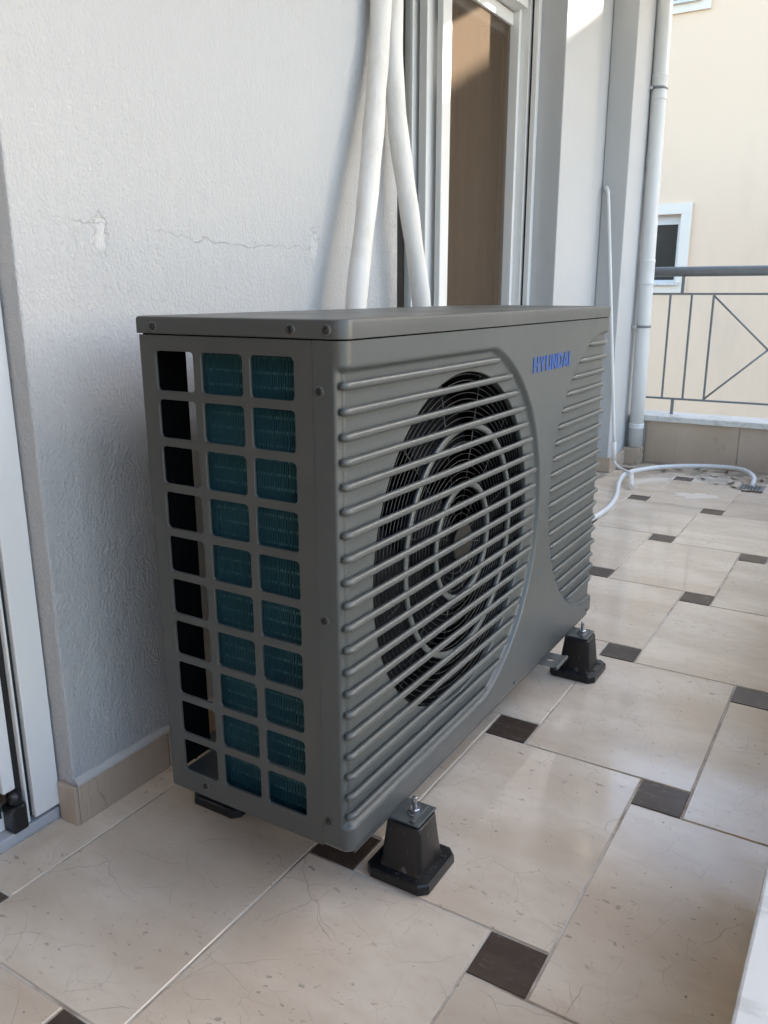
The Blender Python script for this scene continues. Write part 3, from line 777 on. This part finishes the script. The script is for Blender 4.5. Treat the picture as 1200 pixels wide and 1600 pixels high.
# ------------------------------------------------------------------ rubber feet
def oct_(h, c): return [(-h+c, -h), (h-c, -h), (h, -h+c), (h, h-c), (h-c, h), (-h+c, h), (-h, h-c), (-h, -h+c)]
def rsq(h, r, n=4):
    out = []
    for cx, cy, a in ((h-r, -h+r, -PI/2), (h-r, h-r, 0), (-h+r, h-r, PI/2), (-h+r, -h+r, PI)):
        for k in range(n+1): out.append((cx+r*math.cos(a+PI/2*k/n), cy+r*math.sin(a+PI/2*k/n)))
    return out
def foot(label, loc):
    f = thing('mounting_foot', label, 'foot', (0, 0, 0), 'black rubber feet under the heat pump')
    mb = MB(); mb.rings([[(x, y, z) for x, y in oct_(h, c)] for h, c, z in ((0.0575, 0.013, 0.0005), (0.0590, 0.014, 0.003), (0.0585, 0.014, 0.0165), (0.0560, 0.013, 0.019))], True, True, True, False)
    bp_ = part('base_plate', mb, 'foot_rubber', f)
    for x, y in ((0.045, -0.018), (0.045, 0.03), (-0.018, -0.046), (0.022, -0.046)):
        part('bolt_hole', MB().lathe([(0.0052, 0.0190), (0.0050, 0.0197), (0.0036, 0.0197), (0.0034, 0.0193)], (x, y, 0), 'Z', 14), 'gasket', bp_)
    mb = MB(); prof = [(0.0415, 0.009, 0.0188), (0.0400, 0.009, 0.022), (0.0385, 0.009, 0.028), (0.0325, 0.009, 0.090), (0.0318, 0.009, 0.0985), (0.030, 0.008, 0.1002)]
    mb.rings([[(x, y, z) for x, y in rsq(h, r)] for h, r, z in prof], True, True, True)
    pd = part('pedestal', mb, 'foot_rubber', f)
    e = pd.modifiers.new('edges', 'EDGE_SPLIT'); e.split_angle = math.radians(40)
    bx, by = 0.004, 0.004
    part('washer', MB().lathe([(0.0125, 0.1048), (0.0125, 0.1062), (0.006, 0.1064)], (bx, by, 0), 'Z', 24), 'zinc', f)
    nt_ = MB().lathe([(0.0095, 0.1065), (0.0095, 0.1135), (0.0085, 0.1145), (0.004, 0.1146)], (bx, by, 0), 'Z', 6, smooth=False)
    part('nut', nt_, 'zinc', f)
    part('bolt', MB().lathe([(0.0042, 0.114), (0.0042, 0.134), (0.0034, 0.1352)], (bx, by, 0), 'Z', 14), 'zinc', f)
    f.location = loc
    return f
f0 = foot('black rubber foot with zinc bolt at the nearest front corner of the unit', (0.022, 0.149, 0))
for lb, lc in (('black rubber foot under the far front corner beside the folded tab', (0.024, 1.017, 0)),
               ('black rubber foot under the rear near corner close to the wall', (-0.372, 0.146, 0)),
               ('black rubber foot hidden under the far rear corner by the wall', (-0.372, 1.017, 0))):
    c = copy_tree(f0, lc); c['label'] = lb

# ================================================================== pipes, hose and small things
def smooth_path(P, n=8):
    P = [Vector(p) for p in P]; out = []
    for i in range(len(P)-1):
        a, b, c, d = P[max(0, i-1)], P[i], P[i+1], P[min(len(P)-1, i+2)]
        for k in range(n):
            t_ = k/n
            out.append(0.5*((2*b)+(c-a)*t_+(2*a-5*b+4*c-d)*t_*t_+(3*b-a-3*c+d)*t_**3))
    out.append(P[-1]); return out
p1 = [(-0.44, 0.70, 0.45), (-0.455, 0.715, 0.70), (-0.468, 0.742, 0.906), (-0.485, 0.825, 1.168), (-0.508, 0.897, 1.387), (-0.522, 0.945, 1.60), (-0.53, 0.965, 2.1), (-0.53, 0.97, 2.79)]
p2 = [(-0.43, 1.06, 0.45), (-0.455, 1.065, 0.70), (-0.470, 1.064, 0.900), (-0.490, 1.028, 1.142), (-0.520, 1.015, 1.367), (-0.528, 1.008, 1.60), (-0.53, 1.018, 2.1), (-0.53, 1.022, 2.79)]
for P, lb in ((p1, 'thick white foam insulated pipe bending left down behind the unit'), (p2, 'thick white foam insulated pipe bending right in front of the door')):
    pts = smooth_path(P, 10); rs = [0.0245+0.0008*math.sin(i*0.9)+0.0006*math.sin(i*0.37+1) for i in range(len(pts))]
    o = part('insulated_pipe', MB().tube(pts, rs, 28), 'foam'); tag(o, lb, 'pipe', 'insulated pipes rising from the heat pump')

# downpipe
dp = thing('downpipe', 'white round rainwater downpipe in the far corner by the railing', 'pipe', (-0.565, 3.76, 0.096))
DX = lambda z: -0.560-0.012*z
part('tube', MB().tube([(DX(z), 3.76, z) for z in (0.096, 0.6, 1.2, 1.9, 2.79)], 0.0385, 32), 'white_plastic', dp)
for z0, z1 in ((0.205, 0.226), (0.985, 1.105), (1.893, 2.008)):
    part('socket', MB().rings([[(DX(z)+r*math.cos(2*PI*k/32), 3.76+r*math.sin(2*PI*k/32), z) for k in range(32)] for r, z in ((0.0386, z0-0.004), (0.0412, z0-0.003), (0.0415, z0+0.004), (0.0400, z0+0.008), (0.0400, z1-0.008), (0.0415, z1-0.004), (0.0412, z1+0.003), (0.0386, z1+0.004))]), 'white_plastic', dp)
for z in (0.761, 1.945):
    cl = part('clamp', MB().rings([[(DX(z)+r*math.cos(2*PI*k/32), 3.76+r*math.sin(2*PI*k/32), z+h) for k in range(32)] for r, h in ((0.040, -0.006), (0.0428, -0.006), (0.0428, 0.006), (0.040, 0.006))]), 'rail_grey', dp)
    part('clamp_bolt', MB().box(DX(z)-0.046, DX(z)-0.022, 3.712, 3.7205, z-0.009, z+0.009, b=0.002), 'zinc', cl)

# thin condensate pipe
cpz = thing('condensate_pipe', 'thin white condensate pipe running down the pilaster to a loose sleeve', 'pipe', (-0.58, 3.41, 0))
part('pipe', MB().tube(smooth_path([(-0.728, 3.437, 1.44), (-0.716, 3.415, 1.448), (-0.706, 3.405, 1.425), (-0.698, 3.40, 1.385), (-0.651, 3.40, 0.90), (-0.584, 3.41, 0.16)], 6), 0.0082, 14), 'white_plastic', cpz)
part('sleeve', MB().tube([(-0.586, 3.41, 0.175), (-0.576, 3.40, 0.075)], 0.0125, 14), 'foam', cpz)
part('pipe', MB().tube(smooth_path([(-0.576, 3.40, 0.085), (-0.566, 3.39, 0.062), (-0.535, 3.36, 0.05), (-0.465, 3.30, 0.042), (-0.448, 3.27, 0.034)], 6), 0.0075, 12), 'white_plastic', cpz)
part('sleeve', MB().tube([(-0.448, 3.275, 0.038), (-0.40, 3.10, 0.013)], 0.0125, 14), 'foam', cpz)
# white corrugated drain hose
hs = smooth_path([(-0.40, 2.05, 0.0135), (-0.39, 2.35, 0.0135), (-0.378, 2.53, 0.0135), (-0.383, 2.70, 0.0135), (-0.415, 2.90, 0.016), (-0.455, 3.07, 0.03), (-0.486, 3.28, 0.03), (-0.459, 3.43, 0.03), (-0.355, 3.60, 0.03),
                  (-0.180, 3.715, 0.032), (-0.022, 3.735, 0.034), (0.056, 3.66, 0.034), (0.100, 3.545, 0.030), (0.107, 3.46, 0.018), (0.106, 3.43, 0.004)], 26)
rs = [0.0112+0.0011*math.sin(i*1.9) for i in range(len(hs))]
o = part('drain_hose', MB().tube(hs, rs, 14), 'white_plastic'); tag(o, 'white corrugated hose curving across the floor into the drain', 'hose')
# drain grate
gr = MB(); gx0, gx1, gy0, gy1 = 0.050, 0.163, 3.372, 3.505; n = 7
gr.box(gx0, gx1, gy0, gy0+0.012, 0.0005, 0.0035).box(gx0, gx1, gy1-0.012, gy1, 0.0005, 0.0035)
gr.box(gx0, gx0+0.010, gy0+0.0125, gy1-0.0125, 0.0005, 0.0035).box(gx1-0.010, gx1, gy0+0.0125, gy1-0.0125, 0.0005, 0.0035)
gt = thing('floor_drain', 'square metal floor drain grate where the white hose ends', 'drain', ((gx0+gx1)/2, (gy0+gy1)/2, 0))
part('rim', gr, 'grate', gt)
part('pit_shade', MB().box(gx0+0.004, gx1-0.004, gy0+0.004, gy1-0.004, 0.0002, 0.0004), 'gasket', gt)  # flat black sheet stands in for the shade of the drain pit
for k in range(6):
    x = gx0+0.016+k*0.0155; part('grate_bar', MB().box(x, x+0.007, gy0+0.0125, gy1-0.0125, 0.0008, 0.0032), 'grate', gt)
for k in range(3):
    y = gy0+0.035+k*0.03; part('grate_bar', MB().box(gx0+0.0105, gx1-0.0105, y, y+0.008, 0.0034, 0.0042), 'grate', gt)
# leaf litter and flakes along the far kerb
LEAF = [(-0.30, 3.70), (-0.22, 3.78), (-0.36, 3.60), (-0.10, 3.62), (-0.06, 3.74), (-0.14, 3.52), (0.0, 3.48), (-0.06, 3.44), (0.03, 3.40), (0.13, 3.62), (0.20, 3.55), (0.05, 3.54), (-0.42, 3.72), (0.16, 3.70), (-0.17, 3.72), (0.09, 3.36), (0.0, 3.60), (0.22, 3.42)]
for k, (x, y) in enumerate(LEAF):
    a0 = random.random()*6; L = random.uniform(0.014, 0.034); wd_ = L*random.uniform(0.3, 0.6); mb = MB(); top, bot = [], []
    for q in range(9):
        a = 2*PI*q/9; rr = random.uniform(0.75, 1.1); px_, py_ = L*math.cos(a)*rr, wd_*math.sin(a)*rr
        zc = 0.003+0.006*(px_/L)**2+random.uniform(0, 0.002)
        X_, Y_ = px_*math.cos(a0)-py_*math.sin(a0), px_*math.sin(a0)+py_*math.cos(a0)
        top.append((X_, Y_, zc+0.0006)); bot.append((X_, Y_, zc))
    mb.add(top+[(0, 0, 0.0024)]+bot+[(0, 0, 0.0018)], [(q, (q+1) % 9, 9) for q in range(9)]+[(10+(q+1) % 9, 10+q, 19) for q in range(9)]+[(q, 10+q, 10+(q+1) % 9, (q+1) % 9) for q in range(9)])
    pale = k % 4 == 3
    o = part('dry_leaf' if not pale else 'plaster_flake', mb, 'leaf' if not pale else 'pale_scrap'); o.location = (x, y, 0.0)
    tag(o, 'small dry brown leaf scrap on the dirty tiles by the far kerb' if not pale else 'small pale plaster flake on the dirty tiles by the far kerb', 'leaf' if not pale else 'flake', 'litter around the floor drain' if not pale else 'pale flakes around the floor drain')

# dried plaster splash on a far tile
mb = MB(); top, bot = [], []
for q in range(22):
    a = 2*PI*q/22; rr = random.uniform(0.62, 1.1); x, y = 0.11*math.cos(a)*rr, 0.062*math.sin(a)*rr
    top.append((x-0.3*y, y+0.35*x, 0.0012)); bot.append((x*1.03-0.3*y, y*1.03+0.35*x, 0.0004))
mb.rings([bot, top], True, False, True, False)
o = part('plaster_splash', mb, 'pale_splash'); o.location = (-0.10, 3.12, 0); tag(o, 'pale dried plaster splash on a floor tile in front of the drain', 'stain')
